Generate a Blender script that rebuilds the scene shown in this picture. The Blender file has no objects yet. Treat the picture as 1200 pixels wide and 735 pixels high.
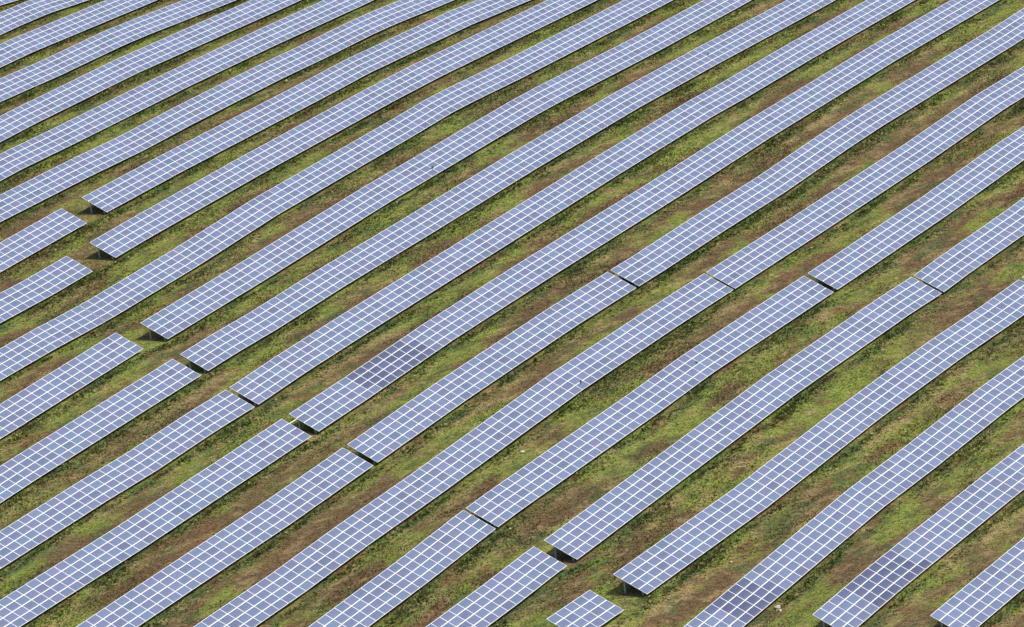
import bpy, math, random
import numpy as np
from mathutils import Matrix, Vector
CAM_F=5984.96
CAM_P=0.3094329
CAM_R=-0.1192729
PSI=0.5695028
CAM_H=179.369
TILT=0.446847
D=12.26645
OFF=-469.7923
S0=480.0
PROF={0: [[114.6, -1.208], [116.6, -1.408]], 1: [[97.9, -0.742], [104.7, -0.766], [111.49, -0.935], [121.68, -1.736]], 2: [[81.12, -0.375], [90.51, -0.397], [115.57, -1.273]], 3: [[64.36, 0.031], [80.12, -0.374], [95.87, -0.485], [102.18, -0.715], [117.93, -1.564]], 4: [[47.48, -0.142], [56.85, 0.007], [81.83, -0.052], [113.05, -0.973]], 5: [[30.69, 0.187], [36.86, 0.319], [49.21, 0.151], [76.99, 0.016], [98.6, -0.391], [117.12, -0.903]], 6: [[13.95, 0.593], [35.35, 0.454], [47.58, 0.204], [59.81, 0.305], [81.21, 0.175], [93.44, -0.117], [105.67, -0.268], [111.79, -0.494], [120.96, -1.046]], 7: [[-3.0, 0.116], [15.23, 0.493], [39.53, 0.617], [72.95, 0.411], [85.1, 0.45], [112.44, -0.386], [124.59, -1.115]], 8: [[-19.87, 0.021], [-7.65, -0.025], [13.75, 0.482], [38.2, 0.796], [71.81, 0.89], [84.04, 0.766], [120.71, -0.324]], 9: [[-36.84, -0.468], [-24.68, -0.35], [-12.52, -0.502], [5.73, -0.073], [23.97, 0.716], [57.42, 1.09], [66.54, 1.29], [72.62, 1.183], [84.78, 0.732], [121.27, -0.077]], 10: [[-53.75, -0.662], [-23.41, 0.212], [-20.38, -0.324], [0.86, 0.04], [31.2, 0.798], [67.6, 1.155], [73.67, 1.102], [100.97, 0.342], [116.14, 0.12]], 11: [[-70.68, -0.998], [-61.68, -0.702], [-22.66, 0.098], [-13.66, 0.078], [1.35, 0.432], [22.36, 0.593], [46.37, 0.935], [73.38, 0.979], [94.39, 0.636], [118.4, 0.055]], 12: [[-87.52, -0.998], [-66.43, -0.696], [-57.39, -0.718], [-45.34, -0.357], [-36.3, -0.311], [-27.26, 0.024], [-12.19, 0.283], [48.07, 0.914], [72.17, 1.0], [81.21, 0.795], [99.29, 0.668], [120.38, 0.279]], 13: [[-98.9, -0.951], [-77.73, -0.887], [-32.34, -0.039], [-14.19, 0.531], [6.99, 0.714], [40.27, 0.735], [64.48, 0.932], [100.79, 0.726], [121.97, 0.31]], 14: [[-101.15, -1.085], [-67.81, -0.703], [-31.44, 0.319], [-7.19, 0.637], [14.02, 0.45], [29.18, 0.527], [44.33, 0.423], [62.52, 0.767], [71.61, 0.817], [111.01, 0.267], [123.14, 0.291]], 15: [[-96.21, -1.001], [-84.14, -0.875], [-72.07, -0.446], [-56.98, -0.169], [-26.81, 0.741], [-5.68, 0.779], [30.52, 0.429], [60.7, 0.32], [81.82, 0.558], [96.91, 0.2]], 16: [[-91.37, -0.537], [-79.37, -0.187], [-67.36, 0.38], [-61.35, 0.529], [-31.33, 0.735], [-19.32, 0.957], [16.71, 0.541], [40.73, 0.397], [61.74, 0.638], [70.75, 0.543]], 17: [[-95.02, -0.388], [-82.89, -0.234], [-73.8, 0.04], [-70.76, -0.099], [-22.24, 0.699], [5.05, 0.468], [14.15, 0.181], [20.21, 0.248], [38.41, 0.151], [44.47, 0.237]], 18: [[-84.08, 0.404], [-77.91, 0.208], [-53.27, -0.097], [-28.62, 0.337], [-19.38, 0.361], [-7.05, 0.268], [5.27, -0.082], [17.6, -0.218]], 19: [[-78.89, -0.713], [-51.15, 0.16], [-38.82, 0.062], [-20.33, 0.236], [-8.0, 0.016]], 20: [[-83.89, 0.13], [-71.46, 0.404], [-46.6, 0.438], [-34.17, 0.312]], 21: [[-83.14, 0.995], [-60.26, 0.965]]}
SEGS=[[0, "L", 46.54, 132.96, 0], [1, "L", 46.54, 135.46, 0], [2, "L", 46.54, 134.96, 0], [3, "L", 46.54, 137.46, 0], [4, "L", 35.04, 136.96, 0], [5, "L", 18.04, 137.96, 0], [6, "L", 1.04, 139.96, 0], [7, "R", -15.46, 16.96, 0], [7, "L", 21.48, 141.46, 0], [8, "R", -32.46, 0.71, 0], [8, "L", 5.71, 140.46, 0], [9, "R", -49.46, -14.22, 0], [9, "L", -14.11, 140.96, 0], [10, "R", -66.46, -23.88, 0], [10, "L", -18.88, 141.46, 0], [11, "R", -83.46, -30.04, 0], [11, "L", -28.53, 142.96, 0], [12, "R", -100.46, -37.45, 0], [12, "L", -36.68, 143.96, 0], [13, "R", -116.96, -44.67, 0], [13, "L", -43.15, 144.96, 0], [14, "R", -115.46, -51.34, 0], [14, "N", -50.42, 7.23, 34], [14, "L", 7.9, 135.96, 0], [15, "R", -112.46, 8.49, 0], [15, "L", 8.97, 109.46, 0], [16, "R", -110.46, -66.51, 0], [16, "N", -65.99, 10.05, 45], [16, "L", 11.04, 83.46, 0], [17, "R", -107.96, -73.09, 0], [17, "N", -71.06, 13.2, 50], [17, "L", 13.76, 56.96, 0], [18, "R", -91.39, -83.08, 0], [18, "N", -78.4, 15.8, 56], [18, "L", 16.6, 30.96, 0], [19, "L", -100.96, 13.46, 0], [20, "L", -82.89, 13.46, 0], [21, "L", -82.14, 13.46, 0]]
DARK=[(13, -31.5, -19.29), (19, -82.11, -73.95), (20, -77.46, -66.16)]

random.seed(7); rng=np.random.default_rng(11)
PIT=1.682; VP=1.0175; CLEAR=2.18
C=bpy.context.scene.collection
sc=bpy.context.scene
def V3(a): return Vector((float(a[0]),float(a[1]),float(a[2])))
ED=np.array([math.sin(PSI),math.cos(PSI),0.]); ND=np.array([math.cos(PSI),-math.sin(PSI),0.])
SD=math.cos(TILT)*ND+np.array([0,0,-math.sin(TILT)])
# ---------------------------------------------------------------- materials
def mat(name):
    m=bpy.data.materials.new(name); m.use_nodes=True
    nt=m.node_tree; b=nt.nodes['Principled BSDF']; return m,nt,b
def N(nt,t,**k):
    n=nt.nodes.new(t)
    for a,v in k.items(): setattr(n,a,v)
    return n
def mth(nt,op,a,b=None,c=None):
    n=N(nt,'ShaderNodeMath',operation=op)
    for i,v in enumerate((a,b,c)):
        if v is None: continue
        if isinstance(v,(int,float)): n.inputs[i].default_value=v
        else: nt.links.new(v,n.inputs[i])
    return n.outputs[0]
def mix(nt,fac,a,b,bt='MIX'):
    n=N(nt,'ShaderNodeMix',data_type='RGBA',blend_type=bt)
    for i,v in ((0,fac),(6,a),(7,b)):
        if isinstance(v,(int,float)): n.inputs[i].default_value=v
        elif isinstance(v,tuple): n.inputs[i].default_value=v+(1,) if len(v)==3 else v
        else: nt.links.new(v,n.inputs[i])
    return n.outputs[2]
# glass over polycrystalline cells; 'tone' colour differs from module to module
M_glass,nt,b=mat('cell_glass')
at=N(nt,'ShaderNodeAttribute',attribute_name='tone')
uv=N(nt,'ShaderNodeUVMap',uv_map='UVMap'); sep=N(nt,'ShaderNodeSeparateXYZ'); nt.links.new(uv.outputs[0],sep.inputs[0])
def lines(o,n,w):
    fr=mth(nt,'FRACT',mth(nt,'MULTIPLY',o,float(n))); d=mth(nt,'ABSOLUTE',mth(nt,'SUBTRACT',fr,.5))
    return mth(nt,'GREATER_THAN',d,.5-w)
g=mth(nt,'MAXIMUM',lines(sep.outputs[0],10,.03),lines(sep.outputs[1],6,.03))
ns=N(nt,'ShaderNodeTexNoise'); ns.inputs['Scale'].default_value=5.; ns.inputs['Detail'].default_value=3
geo=N(nt,'ShaderNodeNewGeometry'); nt.links.new(geo.outputs['Position'],ns.inputs['Vector'])
mr=N(nt,'ShaderNodeMapRange'); mr.inputs[1].default_value=.3; mr.inputs[2].default_value=.7; mr.inputs[3].default_value=.9; mr.inputs[4].default_value=1.1
nt.links.new(ns.outputs[0],mr.inputs[0])
vor=N(nt,'ShaderNodeTexVoronoi'); vor.inputs['Scale'].default_value=9.; nt.links.new(geo.outputs['Position'],vor.inputs['Vector'])
mr2=N(nt,'ShaderNodeMapRange'); mr2.inputs[3].default_value=.92; mr2.inputs[4].default_value=1.08; nt.links.new(vor.outputs['Color'],mr2.inputs[0])
sc1=N(nt,'ShaderNodeVectorMath',operation='SCALE'); nt.links.new(at.outputs['Color'],sc1.inputs[0]); nt.links.new(mth(nt,'MULTIPLY',mr.outputs[0],mr2.outputs[0]),sc1.inputs['Scale'])
dust=mth(nt,'MULTIPLY',mth(nt,'POWER',mth(nt,'SUBTRACT',1.,sep.outputs[1]),6.),mth(nt,'MULTIPLY',ns.outputs[0],.55))
celled=mix(nt,mth(nt,'MULTIPLY',g,.35),sc1.outputs[0],(.42,.45,.56))
nt.links.new(mix(nt,dust,celled,(.42,.38,.30)),b.inputs['Base Color'])
b.inputs['Roughness'].default_value=.16; b.inputs['IOR'].default_value=1.5; b.inputs['Specular IOR Level'].default_value=1.
M_frame,nt,b=mat('anodised_frame')
b.inputs['Base Color'].default_value=(.86,.87,.9,1); b.inputs['Roughness'].default_value=.45
n1=N(nt,'ShaderNodeTexNoise'); n1.inputs['Scale'].default_value=1.3; g2=N(nt,'ShaderNodeNewGeometry'); nt.links.new(g2.outputs['Position'],n1.inputs['Vector'])
nt.links.new(mix(nt,n1.outputs[0],(.86,.87,.90),(.96,.96,.97)),b.inputs['Base Color'])
M_back,nt,b=mat('backsheet'); b.inputs['Base Color'].default_value=(.10,.105,.11,1); b.inputs['Roughness'].default_value=.7
M_steel,nt,b=mat('galvanised_steel')
n1=N(nt,'ShaderNodeTexNoise'); n1.inputs['Scale'].default_value=6.
nt.links.new(mix(nt,n1.outputs[0],(.30,.33,.36),(.48,.52,.56)),b.inputs['Base Color']); b.inputs['Roughness'].default_value=.5; b.inputs['Metallic'].default_value=.35
M_duct,nt,b=mat('white_conduit'); b.inputs['Base Color'].default_value=(.8,.79,.72,1); b.inputs['Roughness'].default_value=.5
M_stone,nt,b=mat('pale_stone')
n1=N(nt,'ShaderNodeTexNoise'); n1.inputs['Scale'].default_value=7.
nt.links.new(mix(nt,n1.outputs[0],(.38,.33,.24),(.75,.70,.58)),b.inputs['Base Color']); b.inputs['Roughness'].default_value=.9
M_bird,nt,b=mat('feathers')
n1=N(nt,'ShaderNodeTexNoise'); n1.inputs['Scale'].default_value=30.
nt.links.new(mix(nt,n1.outputs[0],(.015,.018,.02),(.05,.055,.06)),b.inputs['Base Color']); b.inputs['Roughness'].default_value=.6
# ---------------------------------------------------------------- terrain
RP={r:(np.array([a[0] for a in p]),np.array([a[1] for a in p])) for r,p in PROF.items()}
def pchip(xs,ys,x):
    """monotone cubic through the surveyed points, flattening out beyond them"""
    x=np.atleast_1d(np.asarray(x,float)); n=len(xs)
    if n<2: return np.full_like(x,ys[0])
    h=np.diff(xs); d=np.diff(ys)/h; m=np.zeros(n)
    for i in range(1,n-1):
        m[i]=(d[i-1]*h[i]+d[i]*h[i-1])/(h[i-1]+h[i])
    m[0]=d[0]; m[-1]=d[-1]
    m=np.clip(m,-.16,.16)
    i=np.clip(np.searchsorted(xs,x)-1,0,n-2); t=(x-xs[i])/h[i]
    tt=np.clip(t,0,1)
    y=(2*tt**3-3*tt**2+1)*ys[i]+(tt**3-2*tt**2+tt)*h[i]*m[i]+(-2*tt**3+3*tt**2)*ys[i+1]+(tt**3-tt**2)*h[i]*m[i+1]
    for side,k,x0 in ((x<xs[0],0,xs[0]),(x>xs[-1],-1,xs[-1])):
        dd=x-x0; y=np.where(side,ys[k]+m[k]*25*np.tanh(dd/25)*np.exp(-np.abs(dd)/300),y)
    return y
def zrow(r,s):
    xs,ys=RP[r]; s=np.atleast_1d(np.asarray(s,float)) # straight, rigid table sections between the surveyed kinks
    return np.where((s<xs[0])|(s>xs[-1]),pchip(xs,ys,s),np.interp(s,xs,ys))
def ground_z(s,p):
    """s along the rows, p across them (0 = upper edge of the first row); arrays"""
    s=np.asarray(s,float);p=np.asarray(p,float)
    q=np.clip(p/D,0,21); i=np.minimum(q.astype(int),20); t=q-i
    t=np.clip((t-.33)/.57,0,1); t=t*t*(3-2*t)*.6+t*.4   # level across under each table, the slope lies in the aisle
    Z=np.stack([((zrow(r,s.ravel()-2.)+zrow(r,s.ravel())+zrow(r,s.ravel()+2.))/3).reshape(s.shape) for r in range(22)])
    def g(k): return np.take_along_axis(Z,np.clip(k,0,21)[None],0)[0]
    a,b_,c,d_=g(i-1),g(i),g(i+1),g(i+2)
    z=b_*(1-t)+c*t
    return z-CLEAR
def W(s,p,z=0.): # to world
    s=np.asarray(s,float);p=np.asarray(p,float)
    return (s+S0)[...,None]*ED+(p+OFF)[...,None]*ND+np.stack([0*s,0*s,z+0*s],-1)
# ---------------------------------------------------------------- camera
cp,sp=math.cos(CAM_P),math.sin(CAM_P); FW=np.array([0,cp,-sp]);R0=np.array([1.,0,0]);U0=np.array([0,sp,cp])
c_,s_=math.cos(CAM_R),math.sin(CAM_R); RT=c_*R0+s_*U0; UP=c_*U0-s_*R0
CAMPOS=np.array([0,0,CAM_H])
cam=bpy.data.cameras.new('camera'); camo=bpy.data.objects.new('camera',cam); C.objects.link(camo); sc.camera=camo
camo.matrix_world=Matrix([[RT[i],UP[i],-FW[i],CAMPOS[i]] for i in range(3)]+[[0,0,0,1]])
cam.sensor_width=36; cam.lens=CAM_F*36/1200; cam.clip_start=10; cam.clip_end=20000
def proj(P):
    d=P-CAMPOS; z=d@FW; return 600+CAM_F*(d@RT)/z, 367.5-CAM_F*(d@UP)/z, z
# ---------------------------------------------------------------- value noise (numpy)
def vnoise(x,y,seed):
    r=np.random.default_rng(seed); T=r.random((256,256))
    xi=np.floor(x).astype(int);yi=np.floor(y).astype(int);fx=x-xi;fy=y-yi
    fx=fx*fx*(3-2*fx);fy=fy*fy*(3-2*fy)
    a=T[xi%256,yi%256];b=T[(xi+1)%256,yi%256];c=T[xi%256,(yi+1)%256];d=T[(xi+1)%256,(yi+1)%256]
    return (a*(1-fx)+b*fx)*(1-fy)+(c*(1-fx)+d*fx)*fy
def fbm(x,y,seed,o=4):
    v=0;a=1;t=0
    for k in range(o): v=v+a*vnoise(x*2**k+k*17.3,y*2**k+k*9.1,seed+k);t+=a;a*=.55
    return v/t
def sm(a,b,x):
    t=np.clip((x-a)/(b-a),0,1);return t*t*(3-2*t)
PAL=dict(olive=(.160,.138,.048),green=(.112,.172,.038),dark=(.058,.105,.036),bright=(.190,.245,.042),straw=(.310,.235,.105),brown=(.128,.082,.042),rust=(.165,.080,.042))
PAL={k:np.array(v) for k,v in PAL.items()}
def veg(s,p,jit=0.):
    """which plants grow where: returns albedo and height factor"""
    s=np.asarray(s,float);p=np.asarray(p,float)
    wob=(fbm(s/9,p/9,50)-.5)*2.6
    t=((p+wob)/D)%1.
    n1=fbm(s/11,p/4.5,1)+jit; n2=fbm(s/6,p/2.1,11,4)+jit; n3=fbm(s/34,p/26,21,3); n4=fbm(s/3.2,p/1.6,31,3)+jit; n5=fbm(s/2.0,p/.8,41,3)+jit*1.4
    col=np.broadcast_to(PAL['olive'],s.shape+(3,)).copy()
    def lay(name,m): 
        nonlocal col
        m=np.clip(m,0,1)[...,None]; col=col*(1-m)+PAL[name]*m
    lay('straw',sm(.38,.58,n2)*.7*(.45+.55*sm(20,150,p)))
    lay('green',sm(.52,.66,n1)*.6)
    lay('brown',sm(.42,.56,fbm(s/8,p/1.6,61,4)+jit)*.85*sm(.75,.35,n3))
    # the wheel-worn / dry side behind each row
    dry=sm(.50,.60,t)*sm(.80,.70,t)
    lay('brown',dry*(.62+.9*sm(.38,.62,n5)))
    far=sm(120,20,p)
    for (cs,cp_,rs,rp_,nm,am) in PATCH:
        gq=np.exp(-(((s-cs)/rs)**2+((p-cp_)/rp_)**2))
        lay(nm,np.clip(gq*am*1.6*sm(.30,.62,.5*n2+.5*n5),0,.9))
    lay('bright',sm(.50,.66,fbm(s/8,p/3,71,4)+jit+.10*sm(.45,.6,n3)+.05*far)*.75)
    # weeds fed by the drip line under the lower edge
    drip=sm(.24,.29,t)*sm(.43,.36,t)
    lay('green',drip*sm(.30,.55,n2)*.8)
    lay('dark',drip*sm(.46,.6,n4)*.75)
    lay('dark',sm(.60,.70,n4)*.6)
    lay('rust',sm(.66,.74,fbm(s/3,p/1.4,81,3)+jit)*.7)
    lay('straw',sm(.60,.70,n5)*.6)
    hf=.35+.8*drip*sm(.35,.6,n2)+.5*sm(.5,.65,n1)
    return col,hf
PATCH=[]
def add_patches():
    def z0hit(u,v):
        d=FW+(u-600)/CAM_F*RT-(v-367.5)/CAM_F*UP; P=CAMPOS+d*((-CLEAR+.2-CAM_H)/d[2]); return float(P@ED-S0),float(P@ND-OFF)
    for u,v,rs,rp_,nm,am in (
      (150,315,9,7,'brown',.9),(270,385,9,4,'brown',.9),(190,355,7,4,'brown',.8),(20,280,6,3,'brown',.8),(350,330,7,4,'brown',.6),
      (1130,345,8,4,'brown',1.),(1050,400,8,3.5,'brown',1.),(1000,330,8,3,'brown',.6),(740,605,10,4,'brown',.9),(520,650,9,4,'brown',.8),
      (640,565,8,4,'brown',.6),(905,690,9,5,'brown',.7),(230,620,4,3,'rust',.8),(60,650,10,3,'brown',.6),(880,600,8,4,'brown',.8),
      (400,480,8,4,'straw',.8),(1130,180,9,3,'rust',.55),(1110,210,8,3,'brown',.6),(470,200,9,3,'brown',.6),(120,240,6,3,'brown',.6),
      (980,600,9,5,'straw',.9),(1150,620,9,5,'straw',.9),(1060,690,9,4,'straw',.9),(870,540,8,4,'straw',.6),(1050,500,9,4,'straw',.7),(1150,500,8,4,'straw',.8),
      (820,350,8,4,'straw',.5),(560,470,8,4,'straw',.6),(1050,120,9,4,'straw',.6),(600,230,9,3,'straw',.5),(300,510,5,3,'brown',.5),
      (1010,425,9,4,'bright',1.),(960,450,7,4,'bright',.8),(720,520,8,3.5,'bright',.9),(560,520,7,3.5,'bright',.7),(60,585,8,4,'bright',.8),(150,560,8,3,'bright',.8),
      (400,540,7,4,'bright',.8),(240,570,7,3,'bright',.8),(500,585,7,3,'bright',.5),(350,570,7,3,'green',.8),(660,40,9,3,'bright',.6),(250,205,8,3,'bright',.5),
      (35,160,12,3,'bright',1.),(90,135,10,2.5,'bright',.7),(430,65,10,2.5,'bright',.8),(590,85,10,3,'bright',.8),(500,165,8,3,'bright',.9),(420,165,8,3,'bright',.6),
      (640,60,8,3,'bright',.6),(815,175,8,3,'bright',.9),(680,75,8,3,'green',.5),(920,500,5,2,'bright',.7),(980,540,5,2,'bright',.9),(20,230,5,2,'green',.8),(1190,470,6,3,'green',.8)):
        a,b_=z0hit(u,v); PATCH.append((a,b_,rs,rp_,nm,am))
add_patches()
# ---------------------------------------------------------------- ground sheet
def axis(a,b,st,far,k):
    core=np.arange(a,b+st/2,st); o=[]
    d=st*4; x=b
    while x<far: x+=d; d*=k; o.append(x)
    i=[];d=st*4;x=a
    while x>-far: x-=d; d*=k; i.append(x)
    return np.array(i[::-1]+list(core)+o)
sa=axis(-135,155,.6,9000,1.5); pa=axis(-12,285,.6,9000,1.5)
SS,PP=np.meshgrid(sa,pa,indexing='ij')
ZZ=ground_z(SS,PP)+(fbm(SS/3,PP/1.5,91,3)-.5)*.22*((np.abs(SS)<200)&(PP>-50)&(PP<330))
vs=W(SS,PP,ZZ).reshape(-1,3)
ni,nj=SS.shape; I=np.arange(ni*nj).reshape(ni,nj)
fa=np.stack([I[:-1,:-1],I[:-1,1:],I[1:,1:],I[1:,:-1]],-1).reshape(-1,4)
def mesh_np(name,v,faces,cols=None,cname='veg',smooth=False):
    me=bpy.data.meshes.new(name); k=faces.shape[1]
    me.vertices.add(len(v)); me.vertices.foreach_set('co',np.ascontiguousarray(v,dtype=np.float32).ravel())
    me.loops.add(faces.size); me.loops.foreach_set('vertex_index',np.ascontiguousarray(faces,dtype=np.int32).ravel())
    me.polygons.add(len(faces)); me.polygons.foreach_set('loop_start',np.arange(0,faces.size,k,dtype=np.int32))
    me.polygons.foreach_set('use_smooth',np.full(len(faces),smooth,dtype=bool))
    me.update(calc_edges=True)
    if cols is not None:
        a=me.color_attributes.new(cname,'FLOAT_COLOR','POINT'); a.data.foreach_set('color',np.ascontiguousarray(np.concatenate([cols,np.ones((len(cols),1))],1),dtype=np.float32).ravel())
    me.validate(); return me
# faces must look up
e1=vs[fa[0,1]]-vs[fa[0,0]]; e2=vs[fa[0,3]]-vs[fa[0,0]]
if np.cross(e1,e2)[2]<0: fa=fa[:,::-1]
vc,_=veg(SS,PP)
M_ground,nt,b=mat('meadow_soil')
at=N(nt,'ShaderNodeAttribute',attribute_name='veg'); geo=N(nt,'ShaderNodeNewGeometry')
mp=N(nt,'ShaderNodeMapping'); mp.inputs['Rotation'].default_value=(0,0,-(math.pi/2-PSI)); mp.inputs['Scale'].default_value=(.6,1,1); nt.links.new(geo.outputs['Position'],mp.inputs['Vector'])
n1=N(nt,'ShaderNodeTexNoise'); n1.inputs['Scale'].default_value=3.4; n1.inputs['Detail'].default_value=6; n1.inputs['Roughness'].default_value=.75; nt.links.new(mp.outputs[0],n1.inputs['Vector'])
n2=N(nt,'ShaderNodeTexNoise'); n2.inputs['Scale'].default_value=.9; n2.inputs['Detail'].default_value=5; nt.links.new(mp.outputs[0],n2.inputs['Vector'])
r1=N(nt,'ShaderNodeMapRange'); r1.inputs[1].default_value=.32; r1.inputs[2].default_value=.68; r1.inputs[3].default_value=.30; r1.inputs[4].default_value=1.6; nt.links.new(n1.outputs[0],r1.inputs[0])
s1=N(nt,'ShaderNodeVectorMath',operation='SCALE'); nt.links.new(at.outputs['Color'],s1.inputs[0]); nt.links.new(r1.outputs[0],s1.inputs['Scale'])
r2=N(nt,'ShaderNodeMapRange'); r2.inputs[1].default_value=.5; r2.inputs[2].default_value=.66; nt.links.new(n2.outputs[0],r2.inputs[0])
nt.links.new(mix(nt,mth(nt,'MULTIPLY',r2.outputs[0],.45),s1.outputs[0],(.085,.058,.034)),b.inputs['Base Color'])
b.inputs['Roughness'].default_value=.95; b.inputs['Specular IOR Level'].default_value=.1
bp=N(nt,'ShaderNodeBump'); bp.inputs['Strength'].default_value=.8; bp.inputs['Distance'].default_value=.12; nt.links.new(n1.outputs[0],bp.inputs['Height']); nt.links.new(bp.outputs[0],b.inputs['Normal'])
gm=mesh_np('ground',vs,fa,vc.reshape(-1,3),smooth=True); gm.materials.append(M_ground)
go=bpy.data.objects.new('ground',gm); C.objects.link(go); go['kind']='structure'; go['label']='rough meadow ground of olive grass and brown soil under the solar rows'; go['category']='ground'
# ---------------------------------------------------------------- vegetation
M_veg,nt,b=mat('grass_and_weeds')
at=N(nt,'ShaderNodeAttribute',attribute_name='veg'); nt.links.new(at.outputs['Color'],b.inputs['Base Color'])
b.inputs['Roughness'].default_value=.8; b.inputs['Specular IOR Level'].default_value=.15
tr=N(nt,'ShaderNodeBsdfTranslucent'); nt.links.new(at.outputs['Color'],tr.inputs[0]); ms=N(nt,'ShaderNodeMixShader'); ms.inputs[0].default_value=.38
nt.links.new(b.outputs[0],ms.inputs[1]); nt.links.new(tr.outputs[0],ms.inputs[2]); nt.links.new(ms.outputs[0],nt.nodes['Material Output'].inputs['Surface'])
def scatter(n,seed,hlo,hhi,wid,blades,name,label,cat,sel=None,colf=None):
    r=np.random.default_rng(seed)
    s=r.uniform(-125,145,n);p=r.uniform(-8,275,n)
    t=(p/D)%1.
    keep=((t>.16)&(t<.86))|(r.random(n)<.15)
    ri=np.floor(p/D+.0).astype(int); rj=np.floor(p/D+.18).astype(int)
    for rr,_,a_,b_,_ in SEGS:
        for e_ in (a_,b_): keep|=((ri==rr)|(rj==rr))&(np.abs(s-e_)<4.5)
    s,p=s[keep],p[keep]
    P=W(s,p,0*s); u,v,_=proj(P); k=(u>-60)&(u<1260)&(v>-40)&(v<790); s,p=s[k],p[k]
    col,hf=veg(s,p,r.normal(0,.05,len(s)))
    if sel is not None:
        k=sel(s,p,r); s,p,col,hf=s[k],p[k],col[k],hf[k]
    z=ground_z(s,p)+(fbm(s/3,p/1.5,91,3)-.5)*.22-.02
    m=len(s); h=r.uniform(hlo,hhi,m)*hf
    if colf is not None: col=colf(s,p,col,r)
    wv=r.random(m); other=np.stack([PAL[k] for k in ('straw','olive','green','brown','bright','dark')])[r.choice(6,m,p=(.34,.12,.13,.26,.04,.11))]
    mxf=np.where(wv<.42,.7,.12)[:,None]; col=col*(1-mxf)+other*mxf
    val=np.exp(r.normal(-.02,.50,m))[:,None]; col=col*val*(1+r.normal(0,.08,(m,3)))
    B=blades; az=r.uniform(0,2*math.pi,(m,B)); sp=r.uniform(.2,1.,(m,B))*wid*(.6+hf[:,None]*.5); hh=h[:,None]*r.uniform(.5,1.1,(m,B))
    base=W(s,p,z)[:,None,:]
    dx=np.stack([np.cos(az),np.sin(az),0*az],-1); px=np.stack([-np.sin(az),np.cos(az),0*az],-1)
    bw=wid*r.uniform(.22,.5,(m,B))[...,None]
    rootp=base+dx*(sp*.25)[...,None]
    tip=base+dx*sp[...,None]+np.stack([0*hh,0*hh,hh],-1)
    a=rootp-px*bw*.5; c=rootp+px*bw*.5
    mid=(rootp+tip)*.5+np.stack([0*hh,0*hh,hh*.25],-1)
    # leaf = quad a,c -> mid -> tip as kite: two triangles
    v4=np.stack([rootp,mid-px*bw,tip,mid+px*bw],2).reshape(-1,3)
    f4=np.arange(len(v4)).reshape(-1,4)
    cc=np.repeat(np.clip(col,0,.6),B*4,0); jj=np.repeat(np.exp(r.normal(0,.15,m*B)),4)[:,None]
    me=mesh_np(name,v4,f4,cc*jj); me.materials.append(M_veg)
    o=bpy.data.objects.new(name,me); C.objects.link(o); o['kind']='stuff'; o['label']=label; o['category']=cat
    return o
scatter(1350000,3,.07,.26,.15,3,'grass','olive, green and straw coloured grass between the solar rows','grass')
def sel_drip(s,p,r):
    t=(p/D)%1.; n=fbm(s/5,p/2.5,111,3)
    return (t>.335)&(t<.47)&(r.random(len(s))<sm(.40,.6,n+.22*sm(.44,.35,t)))
def col_drip(s,p,c,r):
    w=r.random(len(s))[:,None]; g=np.where(w<.35,PAL['dark'],np.where(w<.80,PAL['green'],PAL['bright']))
    return c*.45+g*.55
scatter(420000,5,.16,.34,.28,5,'weeds','taller green weeds growing along the lower edges of the solar rows','weeds',sel_drip,col_drip)
# ---------------------------------------------------------------- module meshes
def tone(dark=False):
    v=math.exp(random.gauss(0,.085)); h=random.gauss(0,1)
    if dark:
        base=(.066,.080,.150); v*=random.uniform(.85,1.12)
    else: base=(.128,.160,.254)
    r_,g_,b_=base
    return (r_*v*(1+.035*h),g_*v*(1-.02*h),b_*v*(1+.012*random.gauss(0,1)),1)
MW,MH,FWD,TH=PIT-.008,VP-.008,.044,.045
def module_arrays(): 
    x0,x1,y0,y1=.004,.004+MW,-.004-MH,-.004
    i=.031; j=.038
    v=[(x0,y0,-TH),(x1,y0,-TH),(x1,y1,-TH),(x0,y1,-TH),(x0,y0,0),(x1,y0,0),(x1,y1,0),(x0,y1,0),
       (x0+i,y0+j,0),(x1-i,y0+j,0),(x1-i,y1-j,0),(x0+i,y1-j,0),(x0+i,y0+j,-.004),(x1-i,y0+j,-.004),(x1-i,y1-j,-.004),(x0+i,y1-j,-.004)]
    f=[(0,3,2,1)]+[(k,(k+1)%4,4+(k+1)%4,4+k) for k in range(4)]+[(4+k,4+(k+1)%4,8+(k+1)%4,8+k) for k in range(4)]+[(8+k,8+(k+1)%4,12+(k+1)%4,12+k) for k in range(4)]+[(12,13,14,15)]
    mi=[2]+[1]*12+[0]
    return np.array(v),np.array(f),np.array(mi)
MV,MF,MM=module_arrays()
MUV=np.zeros((14,4,2)); MUV[13]=[(0,0),(1,0),(1,1),(0,1)]
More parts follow.
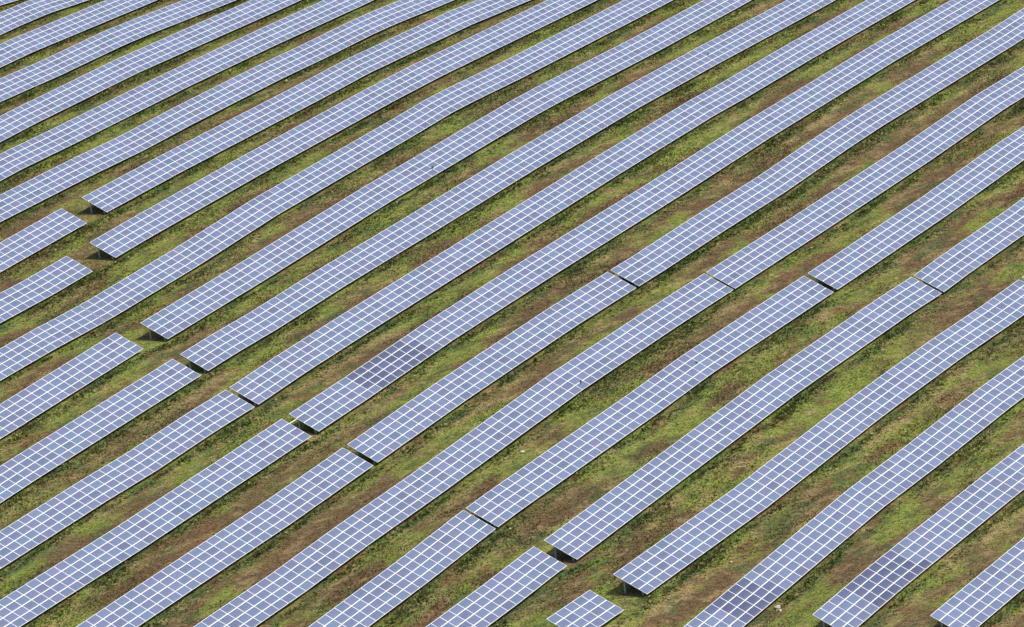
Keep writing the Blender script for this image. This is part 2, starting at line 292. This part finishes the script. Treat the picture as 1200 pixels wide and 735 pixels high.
def module_mesh(mats,tones,name):
    """one mesh of len(mats) modules; mats = list of 4x4 arrays"""
    n=len(mats); A=np.array(mats)
    v=np.einsum('nij,kj->nki',A[:,:3,:3],MV)+A[:,None,:3,3]
    f=(MF[None]+np.arange(n)[:,None,None]*16).reshape(-1,4)
    cols=np.repeat(np.array(tones)[:,:3],16,0)
    me=bpy.data.meshes.new(name)
    me.vertices.add(n*16); me.vertices.foreach_set('co',v.astype(np.float32).ravel())
    me.loops.add(f.size); me.loops.foreach_set('vertex_index',f.astype(np.int32).ravel())
    me.polygons.add(len(f)); me.polygons.foreach_set('loop_start',np.arange(0,f.size,4,dtype=np.int32))
    me.polygons.foreach_set('material_index',np.tile(MM,n).astype(np.int32)); me.polygons.foreach_set('use_smooth',np.zeros(len(f),dtype=bool))
    me.update(calc_edges=True)
    a=me.color_attributes.new('tone','FLOAT_COLOR','POINT'); a.data.foreach_set('color',np.concatenate([cols,np.ones((len(cols),1))],1).astype(np.float32).ravel())
    u=me.uv_layers.new(name='UVMap'); u.data.foreach_set('uv',np.tile(MUV.reshape(-1,2),(n,1)).astype(np.float32).ravel())
    for m in (M_glass,M_frame,M_back): me.materials.append(m)
    return me
VAR=[module_mesh([np.eye(4)],[tone()],'solar_module') for _ in range(60)]
VARD=[module_mesh([np.eye(4)],[tone(True)],'solar_module') for _ in range(14)]
TONES=[tone() for _ in range(60)]
# post: open C section, unit height scaled by its object
def prism(prof,z0,z1):
    n=len(prof); v=[(x,y,z0) for x,y in prof]+[(x,y,z1) for x,y in prof]
    f=[tuple(range(n))[::-1],tuple(range(n,2*n))]+[(k,(k+1)%n,n+(k+1)%n,n+k) for k in range(n)]
    return v,f
def pymesh(name,v,f,m):
    me=bpy.data.meshes.new(name); me.from_pydata([tuple(map(float,a)) for a in v],[],f); me.materials.append(m); me.update(); return me
CP=[(-.05,-.085),(.05,-.085),(.05,-.07),(-.035,-.07),(-.035,.07),(.05,.07),(.05,.085),(-.05,.085)]
pv,pf=prism(CP,0,1); POST=pymesh('post',pv,pf,M_steel)
def beam_arrays(P,Q,w,h,side):
    """box from P to Q; side = unit horizontal-ish vector, hangs h below"""
    d=Q-P; d=d/np.linalg.norm(d); n=np.cross(d,side); n=n/np.linalg.norm(n)
    if n[2]<0: n=-n
    o=[P-side*w/2,P+side*w/2,P+side*w/2-n*h,P-side*w/2-n*h]; o+=[a+(Q-P) for a in o]
    f=[(3,2,1,0),(4,5,6,7)]+[(k,(k+1)%4,4+(k+1)%4,4+k) for k in range(4)]
    return o,f
# ---------------------------------------------------------------- labels
ORD=['first','second','third','fourth','fifth','sixth','seventh','eighth','ninth','tenth','eleventh','twelfth','thirteenth','fourteenth','fifteenth','sixteenth','seventeenth','eighteenth','nineteenth','twentieth','twenty first','twenty second']
def label_for(r,k,cnt):
    o=ORD[r]
    if r==0: return 'sliver of solar panel row cut off by the upper left corner'
    if cnt==1:
        if r<7: return 'unbroken solar panel row from left edge to top edge, %s from upper left corner'%o
        if r==19: return 'solar panel row leaving by bottom edge with dark panel patch near it, %s row'%o
        if r==20: return 'solar panel row with darker block of panels near its lower free end, bottom right'
        return 'last solar panel row in the bottom right corner, outermost of the field'
    if cnt==2:
        if r==15: return ['very long solar panel row from bottom edge to the upper right gap, sixteenth row','solar panel row piece right of the upper gap and touching right edge, sixteenth row'][k]
        if r==13: return ['solar panel row piece at lower left with white conduit sticking out of its end','long solar panel row with darker panels near its lower left end, fourteenth row'][k]
        if r==9: return ['solar panel row piece at left edge butted against next piece with thin seam','long solar panel row starting at the thin seam left of centre, tenth row'][k]
        return ['short left piece of the %s solar panel row, ending at the gap, from left edge'%o,'long right piece of the %s solar panel row, starting at gap, running to top edge'%o][k]
    if r==18: return ['shortest free standing stub of solar panels, five columns long, at bottom edge','middle piece of the nineteenth solar panel row, from free end to right edge gap','sliver of solar panel row beyond the gap at right edge, nineteenth row'][k]
    return ['lower left piece of the %s solar panel row, leaving by bottom or left edge'%o,'middle piece of the %s solar panel row, between its two narrow gaps'%o,'upper right piece of the %s solar panel row, beyond its second gap'%o][k]
# ---------------------------------------------------------------- build the tables
from collections import Counter
cntr=Counter(s[0] for s in SEGS); seen=Counter()
def isdark(r,s,row):
    for rr,a,b_ in DARK:
        if rr==r and a+row*.25-.6<=s<=b_+row*.3-.6: return True
    return False
for r,anchor,sa_,sb_,nm in SEGS:
    k=seen[r]; seen[r]+=1
    # walk along the upper edge in steps of one module, measured along the slope
    def pt(s): return W(np.array(s),np.array(D*r),zrow(r,s)[0])
    pit=PIT
    if anchor=='R':
        ss=[sb_]
        while ss[-1]>sa_:
            s=ss[-1]; z0=zrow(r,s)[0]; z1=zrow(r,s-1.)[0]; ss.append(s-PIT/math.hypot(1,z1-z0))
        ss=ss[::-1]
    else:
        ss=[sa_]
        while (len(ss)<nm+1 if nm else ss[-1]<sb_):
            s=ss[-1]; z0=zrow(r,s)[0]; z1=zrow(r,s+1.)[0]; ss.append(s+PIT/math.hypot(1,z1-z0))
        if nm:
            e=(sb_-ss[-1]); ss=[a+e*i/(len(ss)-1) for i,a in enumerate(ss)]
    if r==18 and k==0: pass
    ncol=len(ss)-1
    zs=[zrow(r,s)[0] for s in ss]
    if r==9 and anchor=='R': zs=[z-.035 for z in zs]
    NP=[W(np.array(s),np.array(D*r),z) for s,z in zip(ss,zs)]
    org=NP[0].copy(); org[2]=ground_z(np.array([ss[0]]),np.array([D*r]))[0]
    root=bpy.data.objects.new('solar_table',None); C.objects.link(root); root.location=V3(org); root.empty_display_size=.5
    root['label']=label_for(r,k,cntr[r]); root['category']='solar panel row'; root['group']='rows of tilted solar panels on the meadow'
    items=[]
    for c in range(ncol):
        e=NP[c+1]-NP[c]; L=np.linalg.norm(e); e=e/L
        ys=-(SD-e*(SD@e)); ys/=np.linalg.norm(ys); zn=np.cross(e,ys)
        for row in range(4):
            o=NP[c]+SD*(row*VP)
            jt=rng.normal(0,.0035,2)
            R=np.stack([e,ys,zn],1)
            Rj=R@np.array([[1,0,jt[0]],[0,1,jt[1]],[-jt[0],-jt[1],1]])
            A=np.eye(4); A[:3,:3]=Rj; A[:3,3]=o-org; A[0:3,0]*=L/PIT
            cen=o+e*.8+SD*.5; u,v,dep=proj(cen)
            vis=-8<u<1208 and -8<v<743
            dk=isdark(r,ss[c],row) if not (r==14 and anchor=='L') else (c==0 and row==3)
            items.append((dep if vis else 1e6+dep,A,dk,row,c))
    items.sort(key=lambda a:a[0])
    vis=[a for a in items if a[0]<1e6]
    ind=vis[:100]; rest=vis[100:]+[a for a in items if a[0]>=1e6]
    for _,A,dk,row,c in ind:
        me=random.choice(VARD if dk else VAR)
        o=bpy.data.objects.new('solar_module',me); C.objects.link(o); o.parent=root; o.matrix_local=Matrix(A.tolist())
        if dk: o['label']='darker violet blue solar module'
    if rest:
        me=module_mesh([a[1] for a in rest],[tone(True) if a[2] else random.choice(TONES) for a in rest],'solar_module')
        o=bpy.data.objects.new('solar_module',me); C.objects.link(o); o.parent=root; o['kind']='stuff'
    # supports
    bv=[];bf=[]
    def addb(P,Q,w,h,side):
        v,f=beam_arrays(P,Q,w,h,side); n0=len(bv); bv.extend([a-org for a in v]); bf.extend([tuple(i+n0 for i in q) for q in f])
    def at_(s,v,dz=0): # point under the module plane
        i=max(0,min(int(np.searchsorted(ss,s))-1,ncol-1)); t=(s-ss[i])/(ss[i+1]-ss[i])
        return NP[i]*(1-t)+NP[i+1]*t+SD*v+np.array([0,0,dz])
    # purlins, one beam per column pair so that they follow the row's bends
    nodes=list(range(0,ncol+1,2)); 
    if nodes[-1]!=ncol: nodes.append(ncol)
    for v in (.5,1.53,2.54,3.56):
        for a,b_ in zip(nodes[:-1],nodes[1:]):
            addb(NP[a]+SD*v+np.array([0,0,-.052]),NP[b_]+SD*v+np.array([0,0,-.052]),.06,.07,SD)
    s=ss[0]+.38; sp_=[]
    while s<ss[-1]-2: sp_.append(s); s+=PIT*3
    sp_.append(ss[-1]-.38)
    for s in sp_:
        addb(at_(s,.25,-.135),at_(s,3.85,-.135),.08,.1,ED)
        for v in (1.05,3.3):
            top=at_(s,v,-.24); pp=D*r+v*math.cos(TILT); g=ground_z(np.array([s]),np.array([pp]))[0]-.25
            o=bpy.data.objects.new('post',POST); C.objects.link(o); o.parent=root
            h=max(.15,top[2]-g)
            o.location=V3(np.array([top[0],top[1],g])-org); o.rotation_euler=(0,0,-PSI+math.pi/2); o.scale=(1,1,h)
    fr=pymesh('support_frame',bv,bf,M_steel); o=bpy.data.objects.new('support_frame',fr); C.objects.link(o); o.parent=root
    if r==13 and k==0:
        P=NP[-1]+SD*1.02+np.array([0,0,-.06])-ED*.4; Q=P+ED*1.9
        v,f=beam_arrays(P,Q,.1,.08,SD); o=bpy.data.objects.new('conduit',pymesh('conduit',[a-org for a in v],f,M_duct)); C.objects.link(o); o.parent=root
        o['label']='short pale conduit sticking out towards the next piece'
# ---------------------------------------------------------------- birds on the modules, stones in the grass
import bmesh
def on_row(u,v,r,off=0.):
    d=FW+(u-600)/CAM_F*RT-(v-367.5)/CAM_F*UP
    # plane of the modules of row r near there: iterate
    n=np.cross(ED,SD); n=n/np.linalg.norm(n)
    s=0.
    for _ in range(12):
        Pz=W(np.array(s),np.array(D*r),zrow(r,s)[0]); t=((Pz-CAMPOS)@n)/(d@n); P=CAMPOS+d*t; s=float(P@ED)-S0
    return P
def on_ground(u,v):
    d=FW+(u-600)/CAM_F*RT-(v-367.5)/CAM_F*UP; z=-CLEAR
    for _ in range(12):
        P=CAMPOS+d*((z-CAM_H)/d[2]); z=ground_z(np.array([P@ED-S0]),np.array([P@ND-OFF]))[0]
    return P
def make_bird():
    bm=bmesh.new()
    def ball(loc,sc_,rot=0):
        bmesh.ops.create_icosphere(bm,subdivisions=2,radius=1,matrix=Matrix.Translation(loc)@Matrix.Rotation(rot,4,'Y')@Matrix.Diagonal((*sc_,1)))
    ball((0,0,.20),(.19,.09,.10),.5); ball((.15,0,.34),(.065,.055,.06)); ball((.10,0,.28),(.07,.06,.10),.3)
    bmesh.ops.create_cone(bm,segments=8,radius1=.025,radius2=.002,depth=.10,matrix=Matrix.Translation((.235,0,.335))@Matrix.Rotation(math.pi/2,4,'Y'))
    ball((-.24,0,.10),(.13,.045,.018),-.5)
    for y in (-.035,.035):
        bmesh.ops.create_cone(bm,segments=6,radius1=.01,radius2=.012,depth=.14,matrix=Matrix.Translation((0,y,.07)))
        ball((.03,y,.006),(.045,.02,.008))
    for y in (-.085,.085): ball((-.05,y,.20),(.17,.02,.07),.5)
    me=bpy.data.meshes.new('bird'); bm.to_mesh(me); bm.free(); me.materials.append(M_bird); me.update(); return me
BM=make_bird()
for (u,v,r,rz,sc_,lb) in ((507,198,10,.6,.95,'small dark bird standing on the panels of the eleventh row near the middle'),(681,448.5,15,-1.2,.8,'small dark bird perched on a panel corner of the sixteenth row'),(816.5,426,16,2.4,.75,'tiny dark bird on a panel seam of the seventeenth row'),(830,65,11,.3,.7,'tiny dark bird on panels of the twelfth row near the top edge')):
    o=bpy.data.objects.new('bird',BM); C.objects.link(o); o.location=V3(on_row(u,v,r)); o.rotation_euler=(0,0,rz); o.scale=(sc_,)*3
    o['label']=lb; o['category']='bird'; o['group']='birds sitting on the solar rows'
def stone(seed):
    rg=random.Random(seed); bm=bmesh.new(); bmesh.ops.create_icosphere(bm,subdivisions=3,radius=1)
    ph=[rg.uniform(0,6) for _ in range(6)]
    for v in bm.verts:
        c=v.co; k=1+.18*math.sin(3*c.x+ph[0])*math.cos(2.5*c.y+ph[1])+.12*math.sin(5*c.z+ph[2]+2*c.x)+.06*math.sin(9*c.y+ph[3])
        v.co=Vector((c.x*k,c.y*k*.8,c.z*k*.6))
    me=bpy.data.meshes.new('stone'); bm.to_mesh(me); bm.free(); me.materials.append(M_stone); me.update(); return me
for i,(u,v,z,lb) in enumerate(((911.5,713,.30,'pale cream stone in the grass below the dark panels at bottom right'),(914.5,716.5,.20,'smaller cream stone touching the larger one at bottom right'),(612.5,531,.26,'white stone in the green gap below the sixteenth row'),(857,659,.13,'pale stone between eighteenth and nineteenth rows near bottom'))):
    o=bpy.data.objects.new('stone',stone(i)); C.objects.link(o); P=on_ground(u,v); o.location=V3(P+np.array([0,0,z*.45])); o.scale=(z,)*3; o.rotation_euler=(0,0,i*1.3)
    o['label']=lb; o['category']='stone'; o['group']='pale stones lying in the grass'
# ---------------------------------------------------------------- light
w=bpy.data.worlds.new('World'); sc.world=w; w.use_nodes=True; nt=w.node_tree
bg=nt.nodes['Background']; sky=nt.nodes.new('ShaderNodeTexSky'); sky.sky_type='NISHITA'; sky.sun_disc=False
SUN_EL=math.radians(63); SD_H=Vector((.90,-.25,0)).normalized()
sky.sun_elevation=SUN_EL; sky.sun_rotation=math.atan2(SD_H.x,SD_H.y); sky.air_density=1.0; sky.dust_density=3.0; sky.ozone_density=1.0
nt.links.new(sky.outputs[0],bg.inputs[0]); bg.inputs[1].default_value=.14
sl=bpy.data.lights.new('sun','SUN'); sl.energy=3.2; sl.angle=math.radians(2.0); sl.color=(1,.96,.9)
so=bpy.data.objects.new('sun',sl); C.objects.link(so)
dirv=Vector((SD_H.x*math.cos(SUN_EL),SD_H.y*math.cos(SUN_EL),math.sin(SUN_EL)))
so.rotation_euler=dirv.to_track_quat('Z','Y').to_euler()
sc.view_settings.view_transform='Standard'; sc.view_settings.look='None'; sc.view_settings.gamma=1; sc.view_settings.exposure=.08; sc.view_settings.use_curve_mapping=False
sc.cycles.max_bounces=4
